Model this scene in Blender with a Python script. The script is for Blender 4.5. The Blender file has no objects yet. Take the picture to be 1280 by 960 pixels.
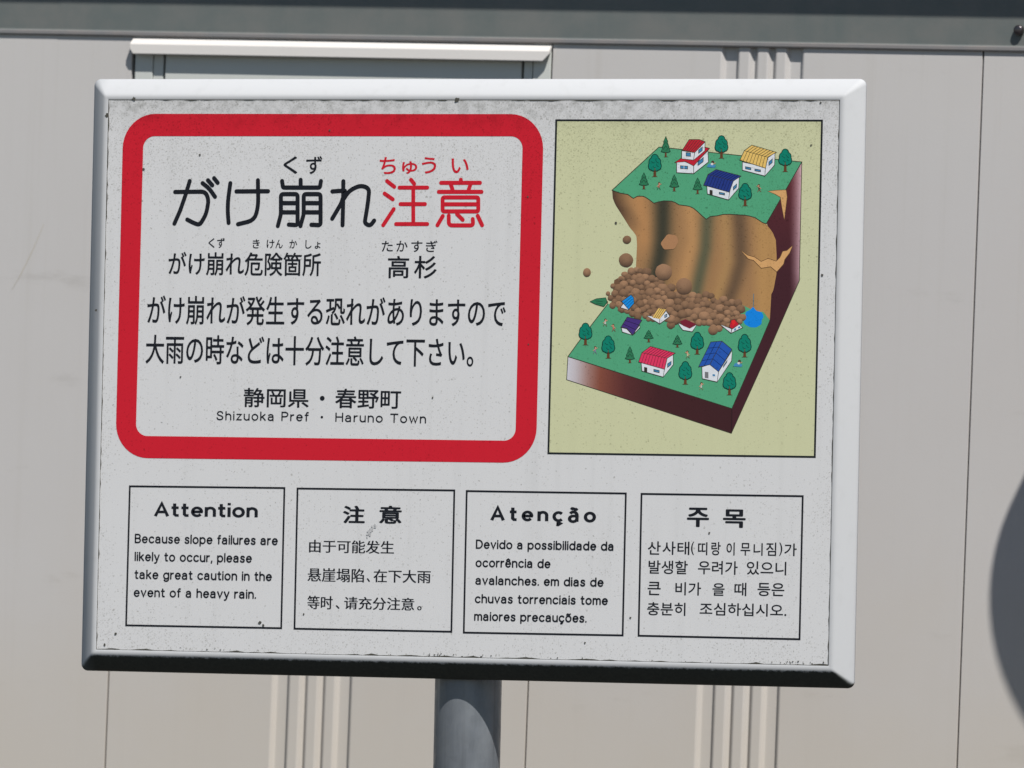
import bpy, bmesh, math, random
from mathutils import Vector, Matrix
random.seed(7)
C = bpy.context.scene.collection
sc = bpy.context.scene

# ------------------------------------------------------------------ camera
Z0 = 1.78                                   # height of the board centre above the ground
YAW, PIT, ROL = -0.3320046, 0.0216912, 0.0383196
FPX = 11000.0                               # focal length in photo pixels (1280 wide)
CAM = Vector((3.457764, -9.850666, Z0 - 0.230934))
fwd = Vector((math.sin(YAW)*math.cos(PIT), math.cos(YAW)*math.cos(PIT), math.sin(PIT)))
r0 = Vector((math.cos(YAW), -math.sin(YAW), 0)); u0 = r0.cross(fwd)
rgt = r0*math.cos(ROL) + u0*math.sin(ROL); upv = -r0*math.sin(ROL) + u0*math.cos(ROL)
cd = bpy.data.cameras.new('camera'); cam = bpy.data.objects.new('camera', cd); C.objects.link(cam)
m = Matrix((rgt, upv, -fwd)).transposed().to_4x4(); m.translation = CAM; cam.matrix_world = m
cd.sensor_width = 36; cd.lens = 36*FPX/1280; cd.clip_start = 0.5; cd.clip_end = 500
cd.dof.use_dof = True; cd.dof.focus_distance = 10.35; cd.dof.aperture_fstop = 13
sc.camera = cam

# ------------------------------------------------------------------ light
ER = 1.9                                              # how far a shadow drops per metre of depth
SUN = Vector((0.85, -1.0, ER)).normalized()          # towards the sun
w = bpy.data.worlds.new('World'); sc.world = w; w.use_nodes = True
nt = w.node_tree; sky = nt.nodes.new('ShaderNodeTexSky'); sky.sky_type = 'NISHITA'; sky.sun_disc = False
sky.sun_elevation = math.asin(SUN.z); sky.sun_rotation = math.atan2(SUN.x, SUN.y)
sky.altitude = 200; sky.air_density = 1.3; sky.dust_density = 0.3; sky.ozone_density = 2.5
nt.links.new(sky.outputs[0], nt.nodes['Background'].inputs[0]); nt.nodes['Background'].inputs[1].default_value = 0.05
ld = bpy.data.lights.new('sun', 'SUN'); ld.energy = 4.0; ld.angle = math.radians(0.53); ld.color = (1.0, 0.965, 0.92)
lo = bpy.data.objects.new('sun', ld); C.objects.link(lo); lo.rotation_euler = SUN.to_track_quat('Z', 'Y').to_euler()
lo.location = (4, -6, 12)
sc.view_settings.view_transform = 'Standard'; sc.view_settings.look = 'None'
sc.view_settings.exposure = 0.38; sc.view_settings.gamma = 1.0
sc.cycles.use_denoising = True

# ------------------------------------------------------------------ helpers
def lin(c):
    return tuple(((v/255)/12.92 if v/255 <= .04045 else ((v/255+.055)/1.055)**2.4) for v in c)
KI = 0.82                                   # what a printed colour reads at in this light
def ink(r, g, b):
    return tuple(min(.85, max(.004, v/KI)) for v in lin((r, g, b))) + (1.0,)

def ray(px, py):
    return (fwd*FPX + rgt*(px-640) + upv*(480-py))
RHO = 0.0180871                             # the sign stands a touch crooked
BC = Vector((0, 0, Z0))                     # board centre
def board(px, py, y=0.0):
    """measured photo position -> (x, z) in metres on the board's own face"""
    d = ray(px, py); t = (y-CAM.y)/d.y; P = CAM + d*t - BC
    c, s = math.cos(RHO), math.sin(RHO)
    return (P.x*c + P.z*s, -P.x*s + P.z*c)
WY = 0.9                                    # wall face
def wall(px, py, y=WY):
    d = ray(px, py); t = (y-CAM.y)/d.y; P = CAM + d*t
    return (P.x, P.z)

def obj(name, me, mat=None, parent=None, kind=None, label=None):
    o = bpy.data.objects.new(name, me); C.objects.link(o)
    if mat is not None and not me.materials:
        me.materials.append(mat)
    if parent is not None: o.parent = parent
    if kind: o['kind'] = kind
    if label: o['label'] = label
    return o
def pydata(name, V, F, smooth=False):
    me = bpy.data.meshes.new(name); me.from_pydata(V, [], F); me.update()
    if smooth:
        me.polygons.foreach_set('use_smooth', [True]*len(me.polygons))
    return me
def thing(name, label, cat, loc):
    o = bpy.data.objects.new(name, None); C.objects.link(o); o.location = loc
    o['label'] = label; o['category'] = cat; o.empty_display_size = .1
    return o
def box(V, F, x0, x1, y0, y1, z0, z1):
    n = len(V)
    V += [(x0,y0,z0),(x1,y0,z0),(x1,y1,z0),(x0,y1,z0),(x0,y0,z1),(x1,y0,z1),(x1,y1,z1),(x0,y1,z1)]
    F += [tuple(n+i for i in f) for f in ((0,1,5,4),(1,2,6,5),(2,3,7,6),(3,0,4,7),(4,5,6,7),(3,2,1,0))]
def bevelled(me, wd, seg=2):
    bm = bmesh.new(); bm.from_mesh(me)
    bmesh.ops.bevel(bm, geom=[e for e in bm.edges], offset=wd, segments=seg, affect='EDGES', profile=.5)
    bm.to_mesh(me); bm.free(); return me

# ------------------------------------------------------------------ materials
def newmat(name, rough=.5, metal=0.0, spec=.5):
    m = bpy.data.materials.new(name); m.use_nodes = True
    b = m.node_tree.nodes['Principled BSDF']
    b.inputs['Roughness'].default_value = rough; b.inputs['Metallic'].default_value = metal
    b.inputs['Specular IOR Level'].default_value = spec
    return m, m.node_tree, b
def N(nt, t, **k):
    n = nt.nodes.new(t)
    for a, v in k.items():
        if hasattr(n, a): setattr(n, a, v)
        else: n.inputs[a].default_value = v
    return n
def math_(nt, op, a, b=None, clamp=False):
    n = nt.nodes.new('ShaderNodeMath'); n.operation = op; n.use_clamp = clamp
    for i, v in enumerate((a, b)):
        if v is None: continue
        if isinstance(v, (int, float)): n.inputs[i].default_value = v
        else: nt.links.new(v, n.inputs[i])
    return n.outputs[0]
def mapr(nt, v, a, b, c=0., d=1., smooth=True):
    n = nt.nodes.new('ShaderNodeMapRange'); n.interpolation_type = 'SMOOTHSTEP' if smooth else 'LINEAR'
    nt.links.new(v, n.inputs[0])
    for i, x in zip((1, 2, 3, 4), (a, b, c, d)): n.inputs[i].default_value = x
    return n.outputs[0]
def mix(nt, f, a, b, mode='MIX'):
    n = nt.nodes.new('ShaderNodeMix'); n.data_type = 'RGBA'; n.blend_type = mode
    for i, v in ((0, f), (6, a), (7, b)):
        if isinstance(v, (int, float)): n.inputs[i].default_value = v
        elif isinstance(v, tuple): n.inputs[i].default_value = v if len(v) == 4 else v+(1,)
        else: nt.links.new(v, n.inputs[i])
    return n.outputs[2]
def noise(nt, vec, scale, detail=4, rough=.55):
    n = nt.nodes.new('ShaderNodeTexNoise'); n.inputs['Scale'].default_value = scale
    n.inputs['Detail'].default_value = detail; n.inputs['Roughness'].default_value = rough
    nt.links.new(vec, n.inputs['Vector']); return n.outputs['Fac']
def scaled(nt, vec, s):
    n = nt.nodes.new('ShaderNodeVectorMath'); n.operation = 'MULTIPLY'
    nt.links.new(vec, n.inputs[0]); n.inputs[1].default_value = s; return n.outputs[0]

def weather_group():
    """mould specks, dust clouds and fine mottling of an old outdoor board (in board coordinates)"""
    g = bpy.data.node_groups.new('weather', 'ShaderNodeTree')
    g.interface.new_socket('Color', in_out='INPUT', socket_type='NodeSocketColor')
    g.interface.new_socket('Color', in_out='OUTPUT', socket_type='NodeSocketColor')
    gi = g.nodes.new('NodeGroupInput'); go = g.nodes.new('NodeGroupOutput')
    tc = g.nodes.new('ShaderNodeTexCoord'); P = tc.outputs['Object']
    sx = g.nodes.new('ShaderNodeSeparateXYZ'); g.links.new(P, sx.inputs[0])
    X, Z = sx.outputs[0], sx.outputs[2]
    top = mapr(g, Z, .10, .33)                                    # more growth towards the top edge
    topedge = mapr(g, math_(g, 'ADD', Z, math_(g, 'MULTIPLY', math_(g, 'SUBTRACT', noise(g, P, 28, 5), .5), .05)), .285, .335)
    side = mapr(g, math_(g, 'ABSOLUTE', X), .43, .462)
    low = mapr(g, Z, -.27, -.325)
    dens = math_(g, 'ADD', math_(g, 'MULTIPLY', top, .60), math_(g, 'ADD', math_(g, 'MULTIPLY', side, .3), math_(g, 'MULTIPLY', low, .28)))
    dens = math_(g, 'ADD', dens, .13)
    patch = mapr(g, noise(g, P, 9, 3), .38, .68, .25, 1.3)
    dens = math_(g, 'MULTIPLY', dens, patch)
    col = gi.outputs[0]
    for sc_, r_, amt, dk, strv in ((160, .30, .80, (.42,.41,.37), .85), (420, .46, 1.7, (.58,.57,.54), .85), (300, .40, 1.4, (.45,.44,.40), .85), (95, .15, .16, (.20,.20,.17), .9)):
        wv = g.nodes.new('ShaderNodeVectorMath'); wv.operation = 'ADD'
        nz = g.nodes.new('ShaderNodeTexNoise'); nz.inputs['Scale'].default_value = sc_*1.7; g.links.new(P, nz.inputs['Vector'])
        g.links.new(P, wv.inputs[0]); g.links.new(scaled(g, nz.outputs['Color'], (.7/sc_,)*3), wv.inputs[1])
        v = g.nodes.new('ShaderNodeTexVoronoi'); v.inputs['Scale'].default_value = sc_; g.links.new(wv.outputs[0], v.inputs['Vector'])
        sp = g.nodes.new('ShaderNodeSeparateColor'); g.links.new(v.outputs['Color'], sp.inputs[0])
        on = math_(g, 'LESS_THAN', sp.outputs[0], math_(g, 'MULTIPLY', dens, amt))
        rad = math_(g, 'MULTIPLY', math_(g, 'ADD', sp.outputs[1], .35), r_)
        body = mapr(g, math_(g, 'DIVIDE', v.outputs['Distance'], rad), .55, 1.15, 1., 0.)
        stren = math_(g, 'MULTIPLY', math_(g, 'MULTIPLY', body, on), math_(g, 'ADD', math_(g, 'MULTIPLY', sp.outputs[2], .55), .15))
        col = mix(g, math_(g, 'MULTIPLY', stren, strv), col, dk, 'MULTIPLY')
    # dust clouds under the top edge
    cl = math_(g, 'MULTIPLY', topedge, mapr(g, noise(g, P, 70, 6, .7), .40, .66, .15, .8))
    col = mix(g, cl, col, (.50,.50,.48), 'MULTIPLY')
    # rain streaks, very faint
    stv = noise(g, scaled(g, P, (60, 1, 3)), 1, 4)
    col = mix(g, mapr(g, stv, .5, .8, 0., .10), col, (.45,.45,.43), 'MULTIPLY')
    fine = noise(g, P, 900, 2)
    col = mix(g, mapr(g, fine, .35, .75, .0, .16), col, (.5,.5,.5), 'MULTIPLY')
    g.links.new(col, go.inputs[0])
    return g
WG = weather_group()
def weather(nt, colsock, b):
    n = nt.nodes.new('ShaderNodeGroup'); n.node_tree = WG; nt.links.new(colsock, n.inputs[0])
    nt.links.new(n.outputs[0], b.inputs['Base Color'])

INK, t_, b_ = newmat('printed_ink', .45, spec=.18)
a_ = t_.nodes.new('ShaderNodeVertexColor'); a_.layer_name = 'Col'; weather(t_, a_.outputs[0], b_)
PANEL, t_, b_ = newmat('white_panel_paint', .45, spec=.25)
rgb = t_.nodes.new('ShaderNodeRGB'); rgb.outputs[0].default_value = (.672, .668, .664, 1); weather(t_, rgb.outputs[0], b_)

FRAME, t_, b_ = newmat('white_frame_paint', .62, spec=.25)
tc = t_.nodes.new('ShaderNodeTexCoord'); P = tc.outputs['Object']
sx = t_.nodes.new('ShaderNodeSeparateXYZ'); t_.links.new(P, sx.inputs[0])
c1 = mix(t_, mapr(t_, noise(t_, P, 60, 5), .5, .8, 0., .25), (.535,.54,.545), (.43,.435,.425))
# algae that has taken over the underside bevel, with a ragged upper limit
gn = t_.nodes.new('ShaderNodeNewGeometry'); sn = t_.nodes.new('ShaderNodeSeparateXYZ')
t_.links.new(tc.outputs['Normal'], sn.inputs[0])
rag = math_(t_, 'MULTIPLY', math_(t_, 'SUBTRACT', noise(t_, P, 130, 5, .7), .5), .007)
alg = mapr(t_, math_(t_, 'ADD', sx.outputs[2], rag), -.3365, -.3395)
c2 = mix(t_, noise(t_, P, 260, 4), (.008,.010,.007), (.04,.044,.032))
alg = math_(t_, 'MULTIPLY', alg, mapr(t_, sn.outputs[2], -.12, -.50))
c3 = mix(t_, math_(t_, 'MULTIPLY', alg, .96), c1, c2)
c3 = mix(t_, mapr(t_, sx.outputs[0], -.462, -.480, 0., .22), c3, (.20,.23,.24))
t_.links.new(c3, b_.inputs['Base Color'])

GRIME, t_, b_ = newmat('seam_grime', .8, spec=.2); b_.inputs['Base Color'].default_value = (.075,.072,.06,1)
SOOT, t_, b_ = newmat('grime_smudge', .8, spec=.2); b_.inputs['Base Color'].default_value = (.16,.16,.15,1)

POLE, t_, b_ = newmat('galvanised_steel', .48, .25)
tc = t_.nodes.new('ShaderNodeTexCoord'); P = tc.outputs['Object']
c1 = mix(t_, mapr(t_, noise(t_, scaled(t_, P, (40, 40, 7)), 1, 6, .65), .3, .7), (.145,.16,.178), (.205,.22,.237))
v = t_.nodes.new('ShaderNodeTexVoronoi'); v.inputs['Scale'].default_value = 110; t_.links.new(P, v.inputs['Vector'])
sp = t_.nodes.new('ShaderNodeSeparateColor'); t_.links.new(v.outputs['Color'], sp.inputs[0])
c1 = mix(t_, math_(t_, 'MULTIPLY', sp.outputs[0], .18), c1, (.26,.28,.30))
c1 = mix(t_, mapr(t_, noise(t_, scaled(t_, P, (90, 90, 2.5)), 1, 3), .58, .72, 0., .35), c1, (.09,.10,.11))
t_.links.new(c1, b_.inputs['Base Color'])
t_.links.new(mapr(t_, noise(t_, P, 50, 4), .3, .7, .34, .55), b_.inputs['Roughness'])

def painted(name, c, c2, rough=.45, scale=3.0, bump=.0, streak=.10, blot=.25):
    m, t, b = newmat(name, rough)
    tc = t.nodes.new('ShaderNodeTexCoord'); P = tc.outputs['Object']
    k = mix(t, mapr(t, noise(t, P, scale, 6, .6), .3, .7, 0., blot), c, c2)
    k = mix(t, mapr(t, noise(t, scaled(t, P, (25, 25, 1.2)), 1, 4), .5, .8, 0., streak), k, c2)
    k = mix(t, mapr(t, noise(t, P, 420, 3), .45, .8, 0., .10), k, c2)
    t.links.new(k, b.inputs['Base Color'])
    bp = t.nodes.new('ShaderNodeBump'); bp.inputs['Strength'].default_value = .12 + bump; bp.inputs['Distance'].default_value = .0006
    t.links.new(noise(t, P, 350, 3), bp.inputs['Height']); t.links.new(bp.outputs[0], b.inputs['Normal'])
    return m
WALLM = painted('beige_wall_paint', (.548,.530,.515), (.49,.46,.43), scale=2.2)
# rust dots and handling smudges on the cladding
t_ = WALLM.node_tree; b_ = t_.nodes['Principled BSDF']; src = b_.inputs['Base Color'].links[0].from_socket
tc = t_.nodes.new('ShaderNodeTexCoord'); P = tc.outputs['Object']
v = t_.nodes.new('ShaderNodeTexVoronoi'); v.inputs['Scale'].default_value = 26; t_.links.new(P, v.inputs['Vector'])
sp = t_.nodes.new('ShaderNodeSeparateColor'); t_.links.new(v.outputs['Color'], sp.inputs[0])
on = math_(t_, 'GREATER_THAN', sp.outputs[0], .965)
rd = math_(t_, 'MULTIPLY', mapr(t_, v.outputs['Distance'], .03, .075, 1., 0.), on)
k = mix(t_, math_(t_, 'MULTIPLY', rd, .7), src, (.34,.19,.07))
sm = mapr(t_, noise(t_, scaled(t_, P, (5, 5, 16)), 1, 6, .65), .60, .72, 0., .22)
k = mix(t_, sm, k, (.28,.26,.23)); sz = t_.nodes.new('ShaderNodeSeparateXYZ'); t_.links.new(P, sz.inputs[0])
# warm yellowish tint towards the foot of the wall, and rain streaks that start under the beam
warm_low = mapr(t_, math_(t_, 'ADD', sz.outputs[2], math_(t_, 'MULTIPLY', noise(t_, P, 4, 4), .5)), 1.95, 1.45, 0., .55)
k = mix(t_, warm_low, k, (.52,.465,.385))
st = noise(t_, scaled(t_, P, (38, 38, .8)), 1, 5, .7)
stk = math_(t_, 'MULTIPLY', mapr(t_, st, .52, .72, 0., .16), mapr(t_, sz.outputs[2], 1.5, 2.25, .35, 1.))
k = mix(t_, stk, k, (.40,.37,.32))
t_.links.new(k, b_.inputs['Base Color'])

BEAM = painted('grey_green_steel_paint', (.120,.140,.136), (.175,.175,.165), .5, 14, streak=.45, blot=.7)
LIPM = painted('beam_lip_paint', (.155,.157,.160), (.20,.18,.17), .5, 20, blot=.7)  # lip in a paler tone than the beam face
SASH = painted('window_frame_paint', (.58,.60,.57), (.50,.50,.47), .4)
CAPM = painted('cream_cap_paint', (.72,.69,.66), (.64,.61,.57), .4)
DARK, t_, b_ = newmat('dark_gap_rubber', .8, spec=.2); b_.inputs['Base Color'].default_value = (.016,.015,.018,1)
SHUT = painted('shutter_paint', (.58,.60,.57), (.50,.50,.48), .35)
ROOFM = painted('roof_sheet_paint', (.10,.12,.13), (.07,.08,.09), .5)
BOLTM, t_, b_ = newmat('dark_bolt_steel', .28, .8); b_.inputs['Base Color'].default_value = (.10,.09,.095,1)
GROUND = painted('asphalt', (.045,.044,.044), (.065,.062,.06), .9, 6, 1.0, blot=.8)
ORANGE, t_, b_ = newmat('orange_mirror_paint', .4); b_.inputs['Base Color'].default_value = (.65,.16,.02,1)
MIRROR, t_, b_ = newmat('mirror_face', .05, 1.0); b_.inputs['Base Color'].default_value = (.8,.8,.8,1)

# ------------------------------------------------------------------ ground
me = pydata('ground', [(-60,-60,0),(60,-60,0),(60,60,0),(-60,60,0)], [(0,1,2,3)])
obj('ground', me, GROUND, kind='structure')

# ------------------------------------------------------------------ the building behind
bl = thing('prefab_building', 'pale beige prefabricated hut with ribbed metal cladding behind the sign', 'building', (0, WY, 0))
def W(px, py, y=WY):                        # wall coordinates local to the building
    x, z = wall(px, py, y); return x, z
SEAM = [W(149, 500)[0], W(673.5, 500)[0], W(1213, 500)[0]]
PIT_ = SEAM[2]-SEAM[1]
SEAMS = [SEAM[0]-2*PIT_, SEAM[0]-PIT_] + SEAM + [SEAM[2]+PIT_, SEAM[2]+2*PIT_, SEAM[2]+3*PIT_]
SEAM = [SEAMS[2], SEAMS[3], SEAMS[4]]
ztop = W(640, 54)[1]
# ribs: rim positions measured on the right-hand panel
ry = 85
rims = [904.5, 926.6, 939.5, 950.0, 962.3, 973.0, 985.0, 1007.0]
RX = [W(x, ry)[0] - W(692.5, ry)[0] for x in rims]          # distance from that panel's left seam
H_, WN = .0062, .0048
def rib_profile(x0):
    pts = []
    for i in range(0, 8, 2):
        a, b = x0+RX[i], x0+RX[i+1]
        wn = min(WN, (b-a)*.46)
        pts += [(a-.0012, 0), (a+.0006, .0007), (a+wn-.0008, H_-.0006), (a+wn+.0006, H_), (b-wn-.0006, H_), (b-wn+.0008, H_-.0006), (b-.0006, .0007), (b+.0012, 0)]
    # guard against crossing points
    out = [pts[0]]
    for p in pts[1:]:
        if p[0] <= out[-1][0]: p = (out[-1][0]+.00005, p[1])
        out.append(p)
    return out
def wall_panel(xa, xb, z0, z1, ribs=True, lab=None):
    g = .0011
    prof = [(xa+g, .022), (xa+g, .0005), (xa+g+.0004, 0)]
    if ribs: prof += rib_profile(xa)
    prof += [(xb-g-.0004, 0), (xb-g, .0005), (xb-g, .022)]
    V, F = [], []
    zs = [z0, z1]
    for z in zs:
        for x, y in prof: V.append((x, y, z))
    n = len(prof)
    for i in range(n-1): F.append((i, i+1, n+i+1, n+i))
    me = pydata('wall_panel', V, F)
    return obj('wall_panel', me, WALLM, bl, label=lab)
zwin0 = Z0 - .28                             # window bottom (hidden behind the board)
for i in range(len(SEAMS)-1):
    xa, xb = SEAMS[i], SEAMS[i+1]
    if i == 2: wall_panel(xa, xb, 0.05, zwin0)
    else: wall_panel(xa, xb, 0.05, Z0+.62)
# backing behind the seams
V, F = [], []; box(V, F, SEAMS[0], SEAMS[-1], .0225, .10, .04, Z0+.9)
obj('backing_board', pydata('backing_board', V, F), DARK, bl)

# window unit in the second bay
win = bpy.data.objects.new('window', None); C.objects.link(win); win.parent = bl
def wx(px, y=WY, py=88): return W(px, py, y)[0]
ztw = Z0+.62
def slab(name, xa, xb, y, z0, z1, mat, par, th=.02, bev=.0008):
    V, F = [], []; box(V, F, xa, xb, y, y+th, z0, z1)
    return obj(name, bevelled(pydata(name, V, F), bev, 2), mat, par)
xL, xR = SEAM[0], SEAM[1]
slab('frame', xL+.0035, wx(190), .001, zwin0, ztw, SASH, win)
slab('frame', wx(190)+.0004, wx(202.8), .0035, zwin0, ztw, SASH, win)
slab('pane', wx(206), wx(651.2), .0016, zwin0, ztw, SHUT, win)
slab('frame', wx(654.2), wx(665), .002, zwin0, ztw, SASH, win)
slab('frame', wx(666.2), xR-.0014, .0004, zwin0, ztw, SASH, win)
# drip cap above the window
ca = W(640, 58.5)[1]; cb = W(640, 61.5)[1]
zt = ca; dz = W(640, 64)[1]
yF = -.0115
xl, xr = wx(169.5), wx(689)
zlow = W(640, 76.0, WY+yF)[1]; zup = W(640, 63.0, WY+yF)[1]; zb = W(640, 56.5)[1]
V = []; F = []
xs = [(xl-.0035, 0), (xr, 0)]
def capring(x, ins):
    return [(x, .004, zb+.004), (x, yF+.001, zup+.001), (x, yF, zup-.0005), (x-ins, yF, zlow+.0012), (x-ins, yF+.001, zlow), (x-ins, yF+.0022, zlow+.0008), (x-ins, yF+.0022, zup-.002), (x, .004, zb+.001)]
R1 = capring(xl-.0045, -.004); R2 = capring(xr, .0085)
R2[3] = (xr-.0085, yF, zlow+.0012)
# chamfered right end: an extra ring where the cut starts
R2 = [(xr, .004, zb+.004), (xr, yF+.001, zup+.001), (xr, yF, zup-.0005), (xr, yF, zup-.0035), (xr-.0085, yF, zlow+.001), (xr-.0085, yF+.001, zlow), (xr-.0085, yF+.0022, zlow+.0008), (xr, yF+.0022, zup-.0035), (xr, .004, zb+.001)]
xx = xl-.0045
R1 = [(xx, .004, zb+.004), (xx, yF+.001, zup+.001), (xx, yF, zup-.0005), (xx, yF, zup-.006), (xx+.004, yF, zlow+.001), (xx+.004, yF+.001, zlow), (xx+.004, yF+.0022, zlow+.0008), (xx, yF+.0022, zup-.006), (xx, .004, zb+.001)]
V = R1+R2; n = 9
F = [(i, n+i, n+(i+1) % n, (i+1) % n) for i in range(n)] + [tuple(range(n)), tuple(range(2*n-1, n-1, -1))]
obj('drip_cap', pydata('drip_cap', V, F), CAPM, win)

# eave beam running over the top of the cladding
zb0 = wall(640, 54.0, WY-.0035)[1]; zl1 = wall(640, 47.0, WY-.0035)[1]
prof = [(.02, zb0+.0012), (-.0015, zb0), (-.0030, zb0+.0006), (-.0036, zb0+.0022), (-.0030, zl1-.0015), (-.0012, zl1), (-.0006, zl1+.0012), (-.0006, Z0+.80)]
xj = W(75, 35)[0]
def beam_piece(xa, xb):
    V, F, G = [], [], []
    for x in (xa, xb):
        for y, z in prof: V.append((x, y, z))
    n = len(prof)
    for i in range(n-1): F.append((i, n+i, n+i+1, i+1))
    me = pydata('eave_beam', V, F, False); me.materials.append(BEAM); me.materials.append(LIPM)
    for i in range(n-1):
        if 1 <= i <= 4: me.polygons[i].material_index = 1
    return obj('eave_beam', me, None, bl)
beam_piece(SEAMS[0], xj+.02); beam_piece(xj, SEAMS[-1]).location = (0, -.0003, 0)
# roof overhang that shades the upper part of the beam
zs = wall(640, 14.5, WY)[1]; OV = .13
zo = zs + OV*ER
V, F = [], []; box(V, F, SEAMS[0]-.1, SEAMS[-1]+.1, -OV, .3, zo, zo+.10)
obj('roof', pydata('roof', V, F), ROOFM, bl)
V, F = [], []; box(V, F, SEAMS[0], SEAMS[-1], .0005, .10, Z0+.80, zo-.001)
obj('upper_wall', pydata('upper_wall', V, F), BEAM, bl)
# gutter-like bolt on the beam at the right edge
bx, bz = wall(1272.5, 37.5, WY-.008)
def lathe(prof, seg=20, axis='y'):
    V, F = [], []
    for r, h in prof:
        for k in range(seg):
            a = 2*math.pi*k/seg
            V.append((r*math.cos(a), h, r*math.sin(a)) if axis == 'y' else (r*math.cos(a), r*math.sin(a), h))
    for i in range(len(prof)-1):
        for k in range(seg):
            a, b = i*seg+k, i*seg+(k+1) % seg
            F.append((a, b, b+seg, a+seg))
    F.append(tuple(range(seg))[::-1]); F.append(tuple(range((len(prof)-1)*seg, len(prof)*seg)))
    return V, F
V, F = lathe([(.0066, -.0004), (.0066, -.006), (.0060, -.0078), (.0045, -.0088), (.002, -.0092)])
o = obj('bolt', pydata('bolt', V, F, True), BOLTM, bl); o.location = (bx, 0, bz)

# ------------------------------------------------------------------ unseen mirror, added to cast the shadow on the cladding
Q_ = .36                                    # distance of the mirror from the wall
mx, mz, my = .697+.85*Q_, Z0-.191+ER*Q_, WY-Q_
mr = thing('shadow_mirror', 'unseen round orange mirror on a post, added to cast a shadow on the wall', 'mirror', (mx+.02, my, 0))
V, F = lathe([(.278, .0), (.278, -.02), (.262, -.028), (.262, -.02), (.20, -.034), (.10, -.044), (.01, -.047)], 64)
o = obj('mirror_face', pydata('mirror_face', V, F, True), MIRROR, mr); o.location = (-.02, 0, mz)
V, F = lathe([(.2785, .0), (.2785, -.021), (.262, -.029), (.262, .0), (.15, .05), (.03, .06)], 64)
o = obj('housing', pydata('housing', V, F, True), ORANGE, mr); o.location = (-.02, .001, mz)
V, F = lathe([(.038, 0), (.038, mz-.03), (.030, mz-.025)], 32, 'z')
o = obj('post', pydata('post', V, F, True), ORANGE, mr); o.location = (0, .098, 0)
V = [(-.250,0,-.15),(-.25+.03,0,-.62),(.235,0,-.62),(.235,0,-.15)]; V += [(x, .003, z) for x, y, z in V]
o = obj('shadow_plate', pydata('shadow_plate', V, [(0,1,2,3),(7,6,5,4),(0,4,5,1),(1,5,6,2),(2,6,7,3),(3,7,4,0)]), PANEL, mr); o.location = (0, .056, mz)  # unseen plate, added to shape the lower end of the mirror's shadow

# ------------------------------------------------------------------ the warning sign
ROOTZ = -Z0
sign = thing('warning_sign', 'large white framed landslide warning sign in several languages on a grey steel pole', 'sign', (0, 0, 0))
Rm = Matrix.Rotation(-RHO, 4, 'Y')
sign.matrix_world = Matrix.Translation(BC) @ Rm @ Matrix.Translation((0, 0, ROOTZ))
HB = Vector((0, 0, Z0))                    # children are modelled round the board centre, then lifted here
def part(name, me, mat, parent=None, label=None, kind=None):
    o = obj(name, me, mat, parent or sign, kind, label)
    if parent is None: o.location = HB
    return o
hw, hh = .46, .331064
# panel
V, F = [], []; box(V, F, -hw-.0005, hw+.0005, 0, .004, -hh-.0005, hh+.0005)
part('panel', pydata('panel', V, F), PANEL)
# frame: rounded profile swept round the panel
D_ = .0195; B_ = .0212; LIP = .0048
fp = [(0.0, .0005), (0.0, -.0003), (.0004, -.0005), (LIP-.0012, -.0006)]
ex = [(LIP-.0012, -.0006), (LIP+.0008, -.0002), (LIP+.0026, .0008)]
fp = fp[:3] + ex
for k in range(1, 7):
    t = k/7
    fp.append((LIP+.0026+(B_-.0046)*t, +.0008 + (D_-.005)*t + .0010*math.sin(math.pi*t)*-1))
fp += [(LIP+B_-.0014, D_-.0040), (LIP+B_-.0004, D_-.0022), (LIP+B_, D_-.0004), (LIP+B_-.0002, D_+.0024), (LIP+B_-.003, D_+.003)]
def frame_mesh():
    V, F = [], []; seg = 7
    for (o, y) in fp:
        r = .0008 + .28*max(o, 0); cx, cz = hw+o-r, hh+o-r
        for (sx_, sz_, a0) in ((1, 1, 0), (-1, 1, 90), (-1, -1, 180), (1, -1, 270)):
            for k in range(seg):
                a = math.radians(a0+90*k/(seg-1))
                V.append((sx_*cx + r*math.cos(a), y, sz_*cz + r*math.sin(a)))
    n = 4*seg
    for i in range(len(fp)-1):
        for k in range(n):
            a, b = i*n+k, i*n+(k+1) % n
            F.append((a, b, b+n, a+n))
    me = pydata('frame', V, F, True); return me
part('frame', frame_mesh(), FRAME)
V, F = [], []; box(V, F, -hw-.02, hw+.02, D_-.001, D_+.0018, -hh-.02, hh+.02)
part('back_plate', pydata('back_plate', V, F), POLE)
# pole and clamps
PR = .0399
py_ = D_ + .0035 + PR
plx = board(584.5, 900, py_)[0]
V, F = lathe([(PR, 0), (PR, Z0+.28), (PR-.004, Z0+.285), (.001, Z0+.286)], 64, 'z')
o = obj('pole', pydata('pole', V, F, True), POLE, sign); o.location = (plx, py_, 0)
for zc in (-.2, .2):
    V, F = [], []; box(V, F, plx-.06, plx+.06, D_+.0018, D_+.0034, zc-.02, zc+.02); box(V, F, plx-.06, plx-.045, D_+.003, py_+PR+.004, zc-.02, zc+.02)
    box(V, F, plx+.045, plx+.06, D_+.003, py_+PR+.004, zc-.02, zc+.02); box(V, F, plx-.06, plx+.06, py_+PR, py_+PR+.004, zc-.0195, zc+.0195)
    part('clamp', pydata('clamp', V, F), POLE)

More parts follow.
